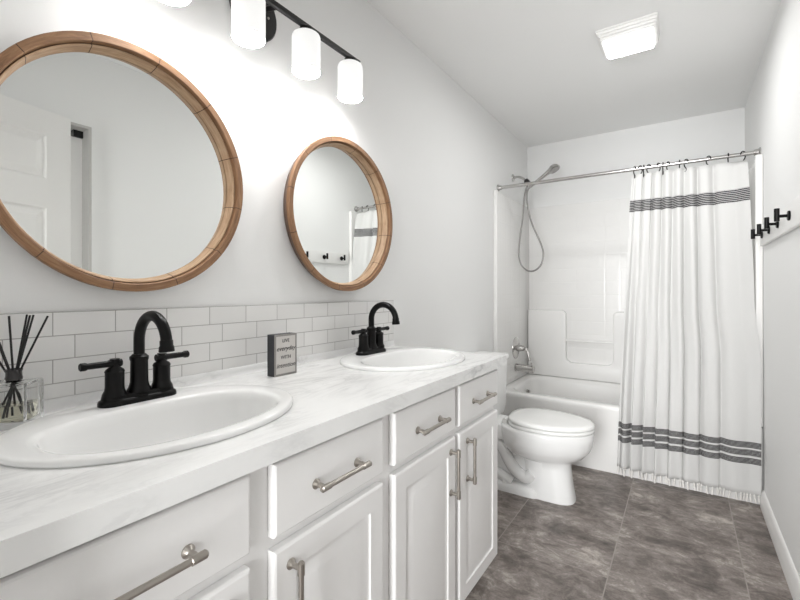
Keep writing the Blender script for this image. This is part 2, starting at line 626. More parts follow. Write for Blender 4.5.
def front_slab(y0, y1, z0, z1, raised):
    """a front facing +x; raised panel doors have a routed groove and lifted centre"""
    x0, x1, e = FX + 0.0008, FX + 0.020, 0.006
    bm = bmesh.new()

    def ring(ins, x):
        return [Vector((x, y0 + ins, z0 + ins)), Vector((x, y1 - ins, z0 + ins)), Vector((x, y1 - ins, z1 - ins)), Vector((x, y0 + ins, z1 - ins))]
    rings = [ring(0, x0), ring(0, x1 - 0.005), ring(0.0018, x1 - 0.0018), ring(0.005, x1)]
    if raised:
        rings += [ring(0.052, x1), ring(0.055, x1 - 0.004), ring(0.060, x1 - 0.0055), ring(0.066, x1 - 0.005), ring(0.086, x1 - 0.0005), ring(0.090, x1)]
    loft(bm, rings)
    return bm


def pull_bm(y, z, vertical, half=0.065):
    """bar pull: two posts with round feet and a bar with end caps"""
    bm = bmesh.new()
    x1 = FX + 0.0204
    xb = x1 + 0.028
    ax = Vector((0, 0, 1)) if vertical else Vector((0, 1, 0))
    c0 = Vector((0, y, z))
    for s in (-1, 1):
        p = c0 + ax * (s * half)
        lathe(bm, (x1, p.y, p.z), (1, 0, 0), [(0.0105, 0), (0.0105, 0.002), (0.0075, 0.005), (0.0052, 0.008), (0.0052, 0.028)], 18)
        q = Vector((xb, p.y, p.z))
        lathe(bm, q - ax * 0.012, ax, [(0.0055, 0), (0.0068, 0.001), (0.0068, 0.023), (0.0055, 0.024)], 18)
    lathe(bm, Vector((xb, y, z)) - ax * (half + 0.014), ax, [(0.004, 0), (0.0052, 0.0012), (0.0052, 2 * half + 0.027), (0.004, 2 * half + 0.028)], 18)
    return bm


DR = [(0.115, 0.470), (0.521, 0.860), (0.910, 1.263), (1.292, 1.643)]
hand = [(0.425, 1), (0.559, 0), (1.226, 1), (1.352, 0)]
for (y0, y1), (hy, _) in zip(DR, hand):
    d = obj('drawer', front_slab(y0, y1, 0.706, 0.842, False), M['cabinet'], vt, loc=(FX, (y0 + y1) / 2, 0.706), smooth=25)
    hl_ = 0.08 if y0 < 0.2 else 0.065     # the widest front has a longer pull
    obj('handle', pull_bm((y0 + y1) / 2 - (0.015 if y0 < 0.2 else 0), 0.769, False, hl_), M['nickel'], d)
    d = obj('door', front_slab(y0, y1, 0.102, 0.682, True), M['cabinet'], vt, loc=(FX, (y0 + y1) / 2, 0.102), smooth=25)
    obj('handle', pull_bm(hy, 0.578, True), M['nickel'], d)

# ------------------------------------------------------------------ sinks and countertop
SX, SA, SB = 0.270, 0.220, 0.275
SY = (0.475, 1.378)
CZ0, CZ1 = 0.857, 0.896
CXF, CY_0, CY_1 = 0.565, 0.104, 1.685
NS = 64


def counter_bm():
    bm = bmesh.new()
    cells = [(CY_0, 0.93, SY[0]), (0.93, CY_1, SY[1])]
    xa, xb = 0.0015, CXF
    ha, hb = SA - 0.022, SB - 0.022
    for zc, flip in ((CZ1, False), (CZ0, True)):
        for (ya, yb, yc) in cells:
            angs = sorted([2 * PI * i / NS for i in range(NS)] + [math.atan2(cy - yc, cx - SX) % (2 * PI) for cx in (xa, xb) for cy in (ya, yb)])
            inn, out = [], []
            for a in angs:
                dx, dy = math.cos(a), math.sin(a)
                rr = 1.0 / math.sqrt((dx / ha) ** 2 + (dy / hb) ** 2)
                inn.append(bm.verts.new((SX + dx * rr, yc + dy * rr, zc)))
                t = min([((xb if dx > 0 else xa) - SX) / dx if abs(dx) > 1e-9 else 1e9, ((yb if dy > 0 else ya) - yc) / dy if abs(dy) > 1e-9 else 1e9])
                out.append(bm.verts.new((SX + dx * t, yc + dy * t, zc)))
            for i in range(len(angs)):
                j = (i + 1) % len(angs)
                bm.faces.new((inn[i], out[i], out[j], inn[j]) if not flip else (inn[j], out[j], out[i], inn[i]))
    bmesh.ops.remove_doubles(bm, verts=bm.verts, dist=1e-5)
    # walls of slab and holes
    bnd = [e for e in bm.edges if len(e.link_faces) == 1]
    top = [e for e in bnd if all(v.co.z > CZ1 - 1e-4 for v in e.verts)]
    low = {(round(v.co.x, 4), round(v.co.y, 4)): v for v in bm.verts if v.co.z < CZ0 + 1e-4}
    for e in top:
        a, b2 = e.verts
        la, lb = low[(round(a.co.x, 4), round(a.co.y, 4))], low[(round(b2.co.x, 4), round(b2.co.y, 4))]
        bm.faces.new((a, b2, lb, la))
    return bm


ct = obj('countertop', counter_bm(), M['marble'], smooth=None)
tag(ct, 'white marble-look countertop with faint grey veins running the length of the vanity', 'countertop')
bm = bmesh.new()
prof = [(0.0015, CZ1 + 0.0003), (0.020, CZ1 + 0.0003), (0.016, CZ1 + 0.004), (0.0135, CZ1 + 0.012), (0.0125, CZ1 + 0.0225), (0.010, CZ1 + 0.026), (0.0015, CZ1 + 0.026)]
loft(bm, [[Vector((x, y, zz)) for x, zz in prof] for y in (CY_0, CY_1)])
obj('backsplash_lip', bm, M['marble'], ct)

bs = obj('tile_backsplash', B(0.0006, YF + 0.002, CZ1 + 0.0265, 0.0085, CY_1 + 0.002, 1.112), M['tile'], smooth=None)
tag(bs, 'white subway tile backsplash on the wall behind the countertop', 'backsplash')


def sink_bm(yc):
    bm = bmesh.new()
    K = 72

    def outer(s, zz):
        return [Vector((SX + (SA - s) * math.cos(2 * PI * i / K), yc + (SB - s) * math.sin(2 * PI * i / K), zz)) for i in range(K)]

    def inner(sc, zz, cx=None, a_front=0.150, a_back=0.136, bb=0.228, nb=2.9):
        out = []
        x_c = 0.306 if cx is None else cx
        for i in range(K):
            t = 2 * PI * i / K
            c2, s2 = math.cos(t), math.sin(t)
            if c2 >= 0:
                e, a = 2.15, a_front
            else:
                e, a = nb, a_back
            # superellipse along the ray
            r = (abs(c2 / a) ** e + abs(s2 / bb) ** e) ** (-1.0 / e)
            out.append(Vector((x_c + r * sc * c2, yc + r * sc * s2, zz)))
        return out
    z0 = CZ1 + 0.0004
    rings = [outer(0.012, z0), outer(0.0, z0), outer(-0.0005, z0 + 0.003), outer(0.0, z0 + 0.0075), outer(0.002, z0 + 0.0102), outer(0.006, z0 + 0.0115)]
    zt = z0 + 0.0115
    rings += [inner(1.03, zt), inner(1.0, zt - 0.0008), inner(0.975, zt - 0.003), inner(0.955, zt - 0.008), inner(0.93, zt - 0.025), inner(0.89, zt - 0.065), inner(0.82, zt - 0.10),
              inner(0.70, zt - 0.125), inner(0.5, zt - 0.140), inner(0.25, zt - 0.147), inner(0.11, zt - 0.149)]
    # underside shell
    rings2 = [inner(0.11, zt - 0.158), inner(0.55, zt - 0.150), inner(0.78, zt - 0.130), inner(0.90, zt - 0.100), inner(0.975, zt - 0.06), inner(1.0, z0 - 0.012), inner(1.02, z0 - 0.001), outer(0.03, z0)]
    loft(bm, rings + rings2 + [outer(0.012, z0)], cap0=False, cap1=False)
    return bm


sink = thing('sink', (SX, SY[0], CZ1), 'white oval drop-in basin nearest the camera, beside the reed diffuser', 'sink', 'oval sinks in the countertop')
obj('basin', sink_bm(SY[0]), M['porcelain'], sink, smooth=180)
db = bmesh.new()
lathe(db, (0.306, SY[0], CZ1 - 0.1385), (0, 0, 1), [(0.024, 0), (0.0245, 0.0015), (0.022, 0.003), (0.016, 0.0015), (0.014, 0.004), (0.006, 0.0055)], 28)
obj('drain', db, M['drain'], sink)
copy_tree(sink, (SX, SY[1], CZ1), 'white oval drop-in basin at the far end of the counter, nearest the toilet')


def faucet(yc, label):
    zb = CZ1 + 0.0124
    cx = 0.118
    root = thing('faucet', (cx, yc, zb), label, 'faucet', 'black gooseneck faucets')
    # base plate with rounded ends and stepped top
    bm = bmesh.new()

    def pl(g, zz):
        return rrect(cx - 0.0265 + g, yc - 0.083 + g, cx + 0.0265 - g, yc + 0.083 - g, 0.0255 - g, zz, 8)
    loft(bm, [pl(0, zb), pl(0, zb + 0.006), pl(0.0015, zb + 0.010), pl(0.006, zb + 0.013), pl(0.0075, zb + 0.020), pl(0.010, zb + 0.022)])
    obj('base_plate', bm, M['black'], root, smooth=40)
    # spout
    bm = bmesh.new()
    lathe(bm, (cx, yc, zb + 0.020), (0, 0, 1), [(0.026, 0), (0.025, 0.004), (0.021, 0.012), (0.0185, 0.022), (0.0178, 0.07), (0.0195, 0.074), (0.0195, 0.080), (0.016, 0.083), (0.0135, 0.086)], 28)
    zc = zb + 0.1355
    R = 0.0595
    pts = [Vector((cx, yc, zb + 0.09)), Vector((cx, yc, zb + 0.11))]
    for i in range(25):
        a = PI - i * (PI * 0.96) / 24
        pts.append(Vector((cx + R + R * math.cos(a), yc, zc + R * math.sin(a))))
    tube(bm, pts, 0.0116, 20)
    sp = obj('spout', bm, M['black'], root, smooth=40)
    end = pts[-1]
    d = (pts[-1] - pts[-2]).normalized()
    bm = bmesh.new()
    lathe(bm, end - d * 0.002, d * 0.35 + Vector((0, 0, -0.65)), [(0.0118, 0), (0.0132, 0.002), (0.0132, 0.012), (0.0148, 0.014), (0.0155, 0.022), (0.0158, 0.024), (0.0145, 0.0255)], 24)
    obj('aerator', bm, M['black'], sp, smooth=40)
    for s in (-1, 1):
        hy = yc + s * 0.051
        bm = bmesh.new()
        lathe(bm, (cx, hy, zb + 0.020), (0, 0, 1), [(0.024, 0), (0.0235, 0.004), (0.0195, 0.012), (0.0185, 0.020), (0.0185, 0.050), (0.0195, 0.053), (0.017, 0.058), (0.010, 0.063), (0.0085, 0.068), (0.0085, 0.078), (0.010, 0.081)], 28)
        hb = obj('valve_body', bm, M['black'], root, smooth=40)
        bm = bmesh.new()
        lathe(bm, (cx, hy - s * 0.014, zb + 0.091), (0, s, 0), [(0.0075, 0), (0.0085, 0.001), (0.0085, 0.024), (0.0072, 0.028), (0.0068, 0.066), (0.0088, 0.070), (0.0088, 0.078), (0.007, 0.080)], 20)
        obj('lever', bm, M['black'], hb, smooth=40)
    return root


fc = faucet(0.488, 'black gooseneck faucet with two levers on the nearer sink')
copy_tree(fc, (0.118, 1.368, fc.location.z), 'black gooseneck faucet with two levers on the far sink')

# ------------------------------------------------------------------ reed diffuser
DXc, DYc = 0.0712, 0.2785
rd = thing('reed_diffuser', (DXc, DYc, CZ1 + 0.0005), 'square clear glass reed diffuser with black reeds on the counter by the near sink', 'reed diffuser')
rot = Matrix.Translation((DXc, DYc, 0)) @ Matrix.Rotation(math.radians(-38), 4, 'Z')


def sq(h, zz, r=0.004, k=3):
    return rrect(-h, -h, h, h, min(r, h * 0.99), zz, k)


z0 = CZ1 + 0.0007
hb = 0.0355
bm = bmesh.new()


def circ(r, zz, k=16):
    # ordered like rrect so that square rings loft into round ones (k must match)
    pts = []
    for q in range(4):
        for i in range(4):
            a = q * PI / 2 + (PI / 2) * i / 3
            pts.append(Vector((r * math.cos(a), r * math.sin(a), zz)))
    return pts


rings = [sq(hb, z0), sq(hb, z0 + 0.082), sq(hb - 0.003, z0 + 0.085), circ(0.0115, z0 + 0.0855), circ(0.0102, z0 + 0.092), circ(0.0102, z0 + 0.104),
         circ(0.0092, z0 + 0.104), circ(0.0092, z0 + 0.088), sq(hb - 0.009, z0 + 0.080), sq(hb - 0.008, z0 + 0.012), sq(0.015, z0 + 0.0118)]
loft(bm, rings)
bmesh.ops.transform(bm, matrix=rot, verts=bm.verts)
obj('bottle', bm, M['glass'], rd, smooth=30)
bm = bmesh.new()
loft(bm, [sq(hb - 0.0088, z0 + 0.0128), sq(hb - 0.0088, z0 + 0.042)])
bmesh.ops.transform(bm, matrix=rot, verts=bm.verts)
obj('oil', bm, M['oil'], rd, smooth=30, props={'label': 'pale yellow fragrance oil'})
bm = bmesh.new()
lathe(bm, (DXc, DYc, z0 + 0.0925), (0, 0, 1), [(0.0108, -0.004), (0.0135, -0.0035), (0.0138, 0.0), (0.0128, 0.004), (0.0125, 0.012), (0.0138, 0.015), (0.0138, 0.017), (0.0105, 0.0172), (0.0105, -0.004)], 24)
obj('collar', bm, mat('smoked_collar', srgb(62, 60, 60), 0.25, 0.6), rd, props={'label': 'dark metal neck collar'})
for k, (ax, ay, ln, b0) in enumerate(((-0.045, -0.075, 0.24, 1), (0.02, -0.060, 0.245, 1), (0.03, -0.020, 0.25, 1), (-0.045, 0.045, 0.232, 1), (-0.03, 0.055, 0.235, 1), (0.03, 0.066, 0.24, 1), (0.0, 0.036, 0.236, 1), (-0.04, -0.040, 0.236, 1))):
    mid = Vector((DXc + ax * 0.09, DYc + ay * 0.09, z0 + 0.100))
    topp = mid + Vector((ax * 0.80, ay * 0.60, 0)) + Vector((0, 0, 0.116 - 0.06 * abs(ay)))
    botd = (mid - topp).normalized()
    bot = mid + botd * 0.084
    bot.x = min(max(bot.x, DXc - 0.02), DXc + 0.02)
    bot.y = min(max(bot.y, DYc - 0.02), DYc + 0.02)
    bm = bmesh.new()
    cyl(bm, bot, topp, 0.0019, 8)
    obj('reed', bm, M['reed'], rd)

# ------------------------------------------------------------------ small block sign
sx0, sx1, sy0, sy1, sz0, sz1 = 0.098, 0.132, 0.868, 0.957, CZ1 + 0.0005, CZ1 + 0.128
sg = thing('block_sign', (0.115, 0.912, sz0), 'small wooden block sign with printed motto and dark sides on the counter between the sinks', 'sign')
obj('block', B(sx0, sy0, sz0, sx1 - 0.002, sy1, sz1), M['sign_edge'], sg, bev=0.0008, segs=1, props={'label': 'charcoal painted block'})
fr = 0.006
obj('border', B((sx1 - 0.0019, sy0, sz0, sx1, sy1, sz0 + fr), (sx1 - 0.0019, sy0, sz1 - fr, sx1, sy1, sz1), (sx1 - 0.0019, sy0, sz0 + fr, sx1, sy0 + fr, sz1 - fr), (sx1 - 0.0019, sy1 - fr, sz0 + fr, sx1, sy1, sz1 - fr)),
    M['sign_rim'], sg, smooth=None)
fp = obj('face', B(sx1 - 0.0019, sy0 + fr, sz0 + fr, sx1 - 0.0004, sy1 - fr, sz1 - fr), M['sign_face'], sg, smooth=None)


def text_bm(body, size, shear, loc, thick=0.0003, bold=0.0):
    cu = bpy.data.curves.new('text', 'FONT')
    cu.body = body
    cu.size = size
    cu.shear = shear
    cu.align_x = 'CENTER'
    cu.align_y = 'CENTER'
    cu.extrude = thick
    cu.offset = bold
    o = bpy.data.objects.new('text', cu)
    COL.objects.link(o)
    dg = bpy.context.evaluated_depsgraph_get()
    dg.update()
    me = bpy.data.meshes.new_from_object(o.evaluated_get(dg))
    bm = bmesh.new()
    bm.from_mesh(me)
    bpy.data.objects.remove(o)
    bpy.data.curves.remove(cu)
    bpy.data.meshes.remove(me)
    # text x -> +y (reads left to right seen from +x), text y -> z
    mt = Matrix(((0, 0, 1, loc[0]), (1, 0, 0, loc[1]), (0, 1, 0, loc[2]), (0, 0, 0, 1)))
    bmesh.ops.transform(bm, matrix=mt, verts=bm.verts)
    return bm


yc = (sy0 + sy1) / 2
for nm, body, size, sh, zz, bo in (('word', 'LIVE', 0.0155, 0, 0.107, 0), ('word', 'everyday', 0.0205, 0.3, 0.083, 0), ('word', 'WITH', 0.0155, 0, 0.056, 0), ('word', 'intention', 0.0205, 0.3, 0.031, 0)):
    obj(nm, text_bm(body, size, sh, (sx1, yc, sz0 + zz), bold=bo), M['ink'], fp, clean=False, smooth=None)

# ------------------------------------------------------------------ round mirrors
MZ = 1.459
MR = 0.300


def mirror(yc, label):
    root = thing('round_mirror', (0.001, yc, MZ), label, 'mirror', 'round wood framed mirrors')
    bm = bmesh.new()
    SEG = 96

    def rg(r, x):
        return [Vector((x, yc + r * math.cos(2 * PI * i / SEG), MZ + r * math.sin(2 * PI * i / SEG))) for i in range(SEG)]
    prof = [(0.284, 0.0335), (0.3, 0.0335), (0.3018, 0.035), (0.302, 0.0485), (0.3008, 0.050), (0.2845, 0.050), (0.2832, 0.0488), (0.2815, 0.036)]
    loft(bm, [rg(r, x) for r, x in prof] + [rg(*prof[0])], cap0=False, cap1=False)
    obj('frame', bm, M['wood'], root, smooth=30)
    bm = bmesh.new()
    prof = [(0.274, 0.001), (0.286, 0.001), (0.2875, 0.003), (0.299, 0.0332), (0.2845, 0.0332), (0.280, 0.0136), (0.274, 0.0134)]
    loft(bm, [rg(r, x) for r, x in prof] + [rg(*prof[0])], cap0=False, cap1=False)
    obj('back_ring', bm, M['shaded_wood'], root, smooth=30, props={'label': 'backing ring coloured dark for the undercut shade'})  # shade on the undercut outer side, painted as darker wood
    bm = bmesh.new()
    prof = [(0.2792, 0.0142), (0.2800, 0.0375), (0.2788, 0.0385), (0.2765, 0.0375), (0.2695, 0.0150), (0.270, 0.0142)]
    loft(bm, [rg(r, x) for r, x in prof] + [rg(*prof[0])], cap0=False, cap1=False)
    obj('inner_ring', bm, M['pale_wood'], root, smooth=30, props={'label': 'paler wood inner ring'})
    bm = bmesh.new()
    loft(bm, [rg(0.2718, 0.0085), rg(0.2718, 0.0132)])
    obj('mirror_glass', bm, M['mirror'], root, smooth=30)
    return root


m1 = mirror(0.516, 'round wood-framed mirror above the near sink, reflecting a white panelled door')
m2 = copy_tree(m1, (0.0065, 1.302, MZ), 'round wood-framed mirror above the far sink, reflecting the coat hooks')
m2.rotation_euler = (0, 0, -0.018)

# ------------------------------------------------------------------ vanity light
LX = 0.12
vl = thing('vanity_light', (0.001, 0.8905, 2.07), 'black four-light bath bar with white glass shades on the wall above the mirrors', 'wall light')
bm = bmesh.new()
lathe(bm, (0.001, 0.8905, 2.06), (1, 0, 0), [(0.088, 0), (0.088, 0.010), (0.084, 0.015), (0.06, 0.019), (0.012, 0.020)], 40)
bp_ = obj('back_plate', bm, M['dark_metal'], vl, smooth=40)
for dz in (-0.045, 0.045):
    bm = bmesh.new()
    lathe(bm, (0.0195, 0.8905 + dz, 2.06), (1, 0, 0), [(0.004, 0), (0.004, 0.003), (0.002, 0.005)], 12)
    obj('screw', bm, M['nickel'], bp_, props={'label': 'bright screw head'})
bm = bmesh.new()
cyl(bm, (0.018, 0.8905, 2.06), (LX, 0.8905, 2.037), 0.008, 18)
obj('arm', bm, M['dark_metal'], vl)
bm = bmesh.new()
box(bm, LX - 0.008, 0.50, 2.029, LX + 0.008, 1.288, 2.045)
obj('bar', bm, M['dark_metal'], vl, bev=0.0025, segs=2)
for yy in (0.558, 0.784, 1.010, 1.235):
    bm = bmesh.new()
    cyl(bm, (LX, yy, 2.011), (LX, yy, 2.029), 0.022, 24)
    obj('shade_holder', bm, M['dark_metal'], vl)
    bm = bmesh.new()
    r = 0.047
    lathe(bm, (LX, yy, 1.8862), (0, 0, 1), [(r - 0.001, 0), (r, 0.002), (r, 0.113), (r - 0.003, 0.120), (r - 0.009, 0.124), (0.01, 0.1245), (0.01, 0.122), (r - 0.008, 0.120), (r - 0.004, 0.111), (r - 0.004, 0.0), (r - 0.001, 0)], 36, cap=False)
    sh = obj('glass_shade', bm, M['shade'], vl, loc=(LX, yy, 1.8862))
    bm = bmesh.new()
    lathe(bm, (LX, yy, 1.886), (0, 0, -1), [(r - 0.0012, 0), (r - 0.003, 0.003), (r - 0.010, 0.0048), (0.005, 0.006)], 36)
    obj('diffuser', bm, M['shade_bottom'], sh, props={'label': 'bright lit bottom of the shade'})

# ------------------------------------------------------------------ ceiling fan light
fl = thing('ceiling_fan_light', (0.935, 2.44, 2.44), 'square white ceiling fan light with ribbed surround and lit lens', 'ceiling light')
fx0, fx1, fy0, fy1 = 0.80, 1.068, 2.285, 2.508
bm = bmesh.new()
rings = []
for i in range(4):
    ins = i * 0.0095
    zt = H - 0.0012 - i * 0.011
    q = ins * 0.25
    rings += [rrect(fx0 + ins * 0.7, fy0 + ins, fx1 - q, fy1 - q, 0.006, zt, 3), rrect(fx0 + ins * 0.7 + 0.001, fy0 + ins + 0.001, fx1 - q - 0.001, fy1 - q - 0.001, 0.006, zt - 0.008, 3),
              rrect(fx0 + ins * 0.7 + 0.005, fy0 + ins + 0.008, fx1 - q - 0.002, fy1 - q - 0.002, 0.006, zt - 0.0085, 3)]
loft(bm, rings)
obj('housing', bm, M['trim'], fl, smooth=30)
bm = bmesh.new()
zt = H - 0.0435
a = 0.032
loft(bm, [rrect(fx0 + 0.027, fy0 + 0.04, fx1 - 0.020, fy1 - 0.012, 0.010, zt, 5), rrect(fx0 + 0.027, fy0 + 0.04, fx1 - 0.020, fy1 - 0.012, 0.010, zt - 0.006, 5),
          rrect(fx0 + 0.036, fy0 + 0.05, fx1 - 0.022, fy1 - 0.02, 0.010, zt - 0.018, 5), rrect(fx0 + 0.040, fy0 + 0.054, fx1 - 0.026, fy1 - 0.024, 0.010, zt - 0.021, 5)])
lens = obj('lens', bm, [M['lens'], M['lens_rim']], fl, smooth=40, props={'label': 'lit acrylic lens'})
for p in lens.data.polygons:
    p.material_index = 0 if p.normal.z < -0.97 else 1

# ------------------------------------------------------------------ bathtub
TY0, TY1, TX0, TX1, TZ = 2.989, 3.812, 0.003, XR - 0.003, 0.425
tb = thing('bathtub', (0.76, 3.40, 0), 'white alcove bathtub behind the toilet and curtain', 'bathtub')
bm = bmesh.new()
e = 0.02
rings = [rrect(TX0, TY0 + 0.012, TX1, TY1, 0.003, 0.0008, 8), rrect(TX0, TY0 + 0.004, TX1, TY1, 0.003, 0.36, 8), rrect(TX0, TY0 + 0.001, TX1, TY1, 0.004, TZ - 0.03, 8), rrect(TX0, TY0, TX1, TY1, 0.005, TZ - 0.012, 8),
         rrect(TX0 + 0.003, TY0 + 0.004, TX1 - 0.003, TY1, 0.005, TZ - 0.003, 8), rrect(TX0 + 0.008, TY0 + 0.012, TX1 - 0.008, TY1 - 0.004, 0.006, TZ, 8),
         rrect(0.085, TY0 + 0.075, TX1 - 0.07, TY1 - 0.085, 0.13, TZ, 8), rrect(0.095, TY0 + 0.086, TX1 - 0.08, TY1 - 0.095, 0.13, TZ - 0.006, 8),
         rrect(0.105, TY0 + 0.098, TX1 - 0.095, TY1 - 0.108, 0.13, TZ - 0.03, 8), rrect(0.135, TY0 + 0.13, TX1 - 0.19, TY1 - 0.14, 0.13, 0.15, 8),
         rrect(0.16, TY0 + 0.155, TX1 - 0.24, TY1 - 0.165, 0.12, 0.095, 8), rrect(0.22, TY0 + 0.21, TX1 - 0.32, TY1 - 0.22, 0.09, 0.08, 8)]
loft(bm, rings)
obj('basin', bm, M['fibreglass'], tb, smooth=50)
bm = bmesh.new()
lathe(bm, (0.122, 3.425, 0.335), (1, 0, 0.12), [(0.034, 0), (0.034, 0.004), (0.028, 0.009), (0.008, 0.0105)], 28)
box(bm, 0.130, 3.419, 0.330, 0.142, 3.431, 0.362)
obj('overflow_plate', bm, M['chrome'], tb, props={'label': 'chrome overflow plate'})
bm = bmesh.new()
lathe(bm, (0.40, 3.40, 0.081), (0, 0, 1), [(0.035, 0), (0.035, 0.002), (0.02, 0.004)], 24)
obj('drain', bm, M['chrome'], tb)

# ------------------------------------------------------------------ tub surround
ST = 1.888
ss = thing('tub_surround', (0.76, 3.78, TZ), 'white moulded three-sided shower surround with tile relief above the bathtub', 'shower surround')
SB0 = 3.792
obj('back_panel', B(TX0, SB0, TZ + 0.0015, TX1, YB - 0.001, ST), M['relief'], ss, bev=0.004, segs=2)
obj('side_panel', B(TX0, TY0 + 0.012, TZ + 0.0015, 0.026, SB0 - 0.0005, ST), M['relief'], ss, bev=0.004, segs=2)
obj('side_panel', B(XR - 0.026, TY0 + 0.012, TZ + 0.0015, TX1, SB0 - 0.0005, ST), M['relief'], ss, bev=0.004, segs=2)
for x0, x1 in ((0.001, 0.034), (XR - 0.034, XR - 0.001)):
    bm = bmesh.new()
    loft(bm, [rrect(x0, 2.986, x1, 3.0005, 0.007, zz, 5) for zz in (TZ + 0.002, ST + 0.004)])
    obj('edge_flange', bm, M['fibreglass'], ss, smooth=40)


def profile_extrude(pts, y_front, y_back, edge=0.012):
    """polygon in (x, z), extruded in y with a rounded front edge"""
    bm = bmesh.new()
    k = len(pts)
    pts = [Vector((p[0], p[1])) for p in pts]
    area = sum(pts[i].x * pts[(i + 1) % k].y - pts[(i + 1) % k].x * pts[i].y for i in range(k))
    if area < 0:
        pts = pts[::-1]
    nr = []
    for i in range(k):
        d1 = (pts[i] - pts[i - 1]).normalized()
        d2 = (pts[(i + 1) % k] - pts[i]).normalized()
        n1, n2 = Vector((-d1.y, d1.x)), Vector((-d2.y, d2.x))
        nn = n1 + n2
        nn = nn / max(nn.length, 1e-6)
        nr.append(nn / max(nn.dot(n1), 0.5))

    def rg(ins, y):
        return [Vector((pts[i].x + nr[i].x * ins, y, pts[i].y + nr[i].y * ins)) for i in range(k)]
    rings = [rg(0, y_back), rg(0, y_front + edge)]
    for j in range(1, 5):
        a = j / 4 * PI / 2
        rings.append(rg(edge * (1 - math.cos(a)), y_front + edge * (1 - math.sin(a))))
    loft(bm, rings, cap0=False, cap1=False)
    f = bm.faces.new([v for v in bm.verts][-k:])
    return bm


def corner(cx, cz, r, a0, a1, n=6):
    return [(cx + r * math.cos(math.radians(a0 + (a1 - a0) * i / n)), cz + r * math.sin(math.radians(a0 + (a1 - a0) * i / n))) for i in range(n + 1)]


r1, r2 = 0.04, 0.05
XA, XC = 0.345, 0.70
ZS, ZR = 0.99, 0.555
poly = [(0.027, TZ + 0.002), (TX1 - 0.025, TZ + 0.002), (TX1 - 0.025, ZS)]
poly += corner(XC + r1, ZS - r1, r1, 90, 180) + corner(XC - r2, ZR + r2, r2, 360, 270) + corner(XA + r2, ZR + r2, r2, 270, 180) + corner(XA - r1, ZS - r1, r1, 0, 90)
poly += [(0.027, ZS)]
obj('moulded_shelf', profile_extrude(poly, 3.742, SB0 - 0.0006), M['fibreglass'], ss, smooth=40)
bm = bmesh.new()
cyl(bm, (XA - 0.004, 3.762, 0.74), (XC + 0.004, 3.762, 0.74), 0.0095, 20)
obj('grab_bar', bm, M['fibreglass'], ss)

# ------------------------------------------------------------------ shower fittings on the left wall
FY = 3.425
WX = 0.0265
hs = thing('hand_shower', (0.001, FY, 2.08), 'silver hand shower in its wall bracket with looped metal hose', 'shower head')
bm = bmesh.new()
lathe(bm, (0.001, FY, 2.08), (1, 0, 0), [(0.032, 0), (0.031, 0.004), (0.018, 0.011), (0.012, 0.013)], 28)
obj('wall_flange', bm, M['chrome'], hs)
bm = bmesh.new()
tube(bm, spline([(0.010, FY, 2.08), (0.045, FY, 2.082), (0.080, FY, 2.066), (0.110, FY, 2.040)], 8), 0.0095, 16)
obj('shower_arm', bm, M['chrome'], hs)
bm = bmesh.new()
lathe(bm, (0.104, FY, 2.046), (0.75, 0, -0.66), [(0.014, 0), (0.019, 0.003), (0.019, 0.026), (0.015, 0.032), (0.015, 0.048)], 22)
obj('bracket', bm, M['black_plastic'], hs, props={'label': 'black swivel bracket'})
bm = bmesh.new()
d = Vector((0.76, -0.02, 0.50)).normalized()
p0 = Vector((0.138, FY - 0.001, 1.985))
tube(bm, [p0, p0 + d * 0.03, p0 + d * 0.10, p0 + d * 0.165, p0 + d * 0.185, p0 + d * 0.20], [0.011, 0.0125, 0.0135, 0.016, 0.020, 0.021], 18)
hn = obj('handle', bm, M['chrome'], hs, smooth=50)
bm = bmesh.new()
hc = p0 + d * 0.225
nd = Vector((0.42, -0.12, -0.72)).normalized()
lathe(bm, hc - nd * 0.018, nd, [(0.014, -0.004), (0.026, 0.0), (0.038, 0.012), (0.044, 0.026), (0.045, 0.034), (0.042, 0.037), (0.010, 0.038)], 30)
sh = obj('spray_head', bm, M['chrome'], hn, smooth=45)
bm = bmesh.new()
lathe(bm, hc + nd * 0.0202, nd, [(0.036, 0), (0.036, 0.0012), (0.01, 0.0016)], 28)
obj('spray_face', bm, M['hose'], sh, props={'label': 'grey nozzle face'})
bm = bmesh.new()
hose = spline([p0 + d * 0.004, p0 + Vector((-0.018, 0, -0.035)), (0.120, FY, 1.86), (0.155, FY, 1.70), (0.222, FY, 1.54), (0.246, FY, 1.45), (0.230, FY, 1.365), (0.180, FY, 1.318), (0.122, FY, 1.318),
               (0.070, FY, 1.370), (0.050, FY, 1.46), (0.062, FY, 1.60), (0.085, FY, 1.76), (0.097, FY, 1.92), (0.122, FY, 2.005), (0.132, FY, 2.022)], 10)
tube(bm, hose, 0.0068, 12)
obj('hose', bm, M['hose'], hs, smooth=60)

sv = thing('shower_valve', (WX, FY, 0.68), 'chrome shower valve with curved lever on the surround above the tub spout', 'shower valve')
bm = bmesh.new()
lathe(bm, (WX, FY, 0.69), (1, 0, 0), [(0.088, 0), (0.087, 0.004), (0.072, 0.009), (0.03, 0.012), (0.026, 0.014)], 36)
obj('escutcheon', bm, M['chrome'], sv)
bm = bmesh.new()
lathe(bm, (WX + 0.012, FY, 0.69), (1, 0, 0), [(0.026, 0), (0.025, 0.03), (0.022, 0.04), (0.021, 0.058), (0.014, 0.062)], 28)
hub = obj('hub', bm, M['chrome'], sv)
bm = bmesh.new()
tube(bm, spline([(WX + 0.062, FY, 0.69), (WX + 0.082, FY, 0.688), (WX + 0.098, FY - 0.004, 0.665), (WX + 0.108, FY - 0.008, 0.630), (WX + 0.118, FY - 0.010, 0.592)], 8), 0.0105, 14)
obj('lever', bm, M['chrome'], hub, smooth=60)

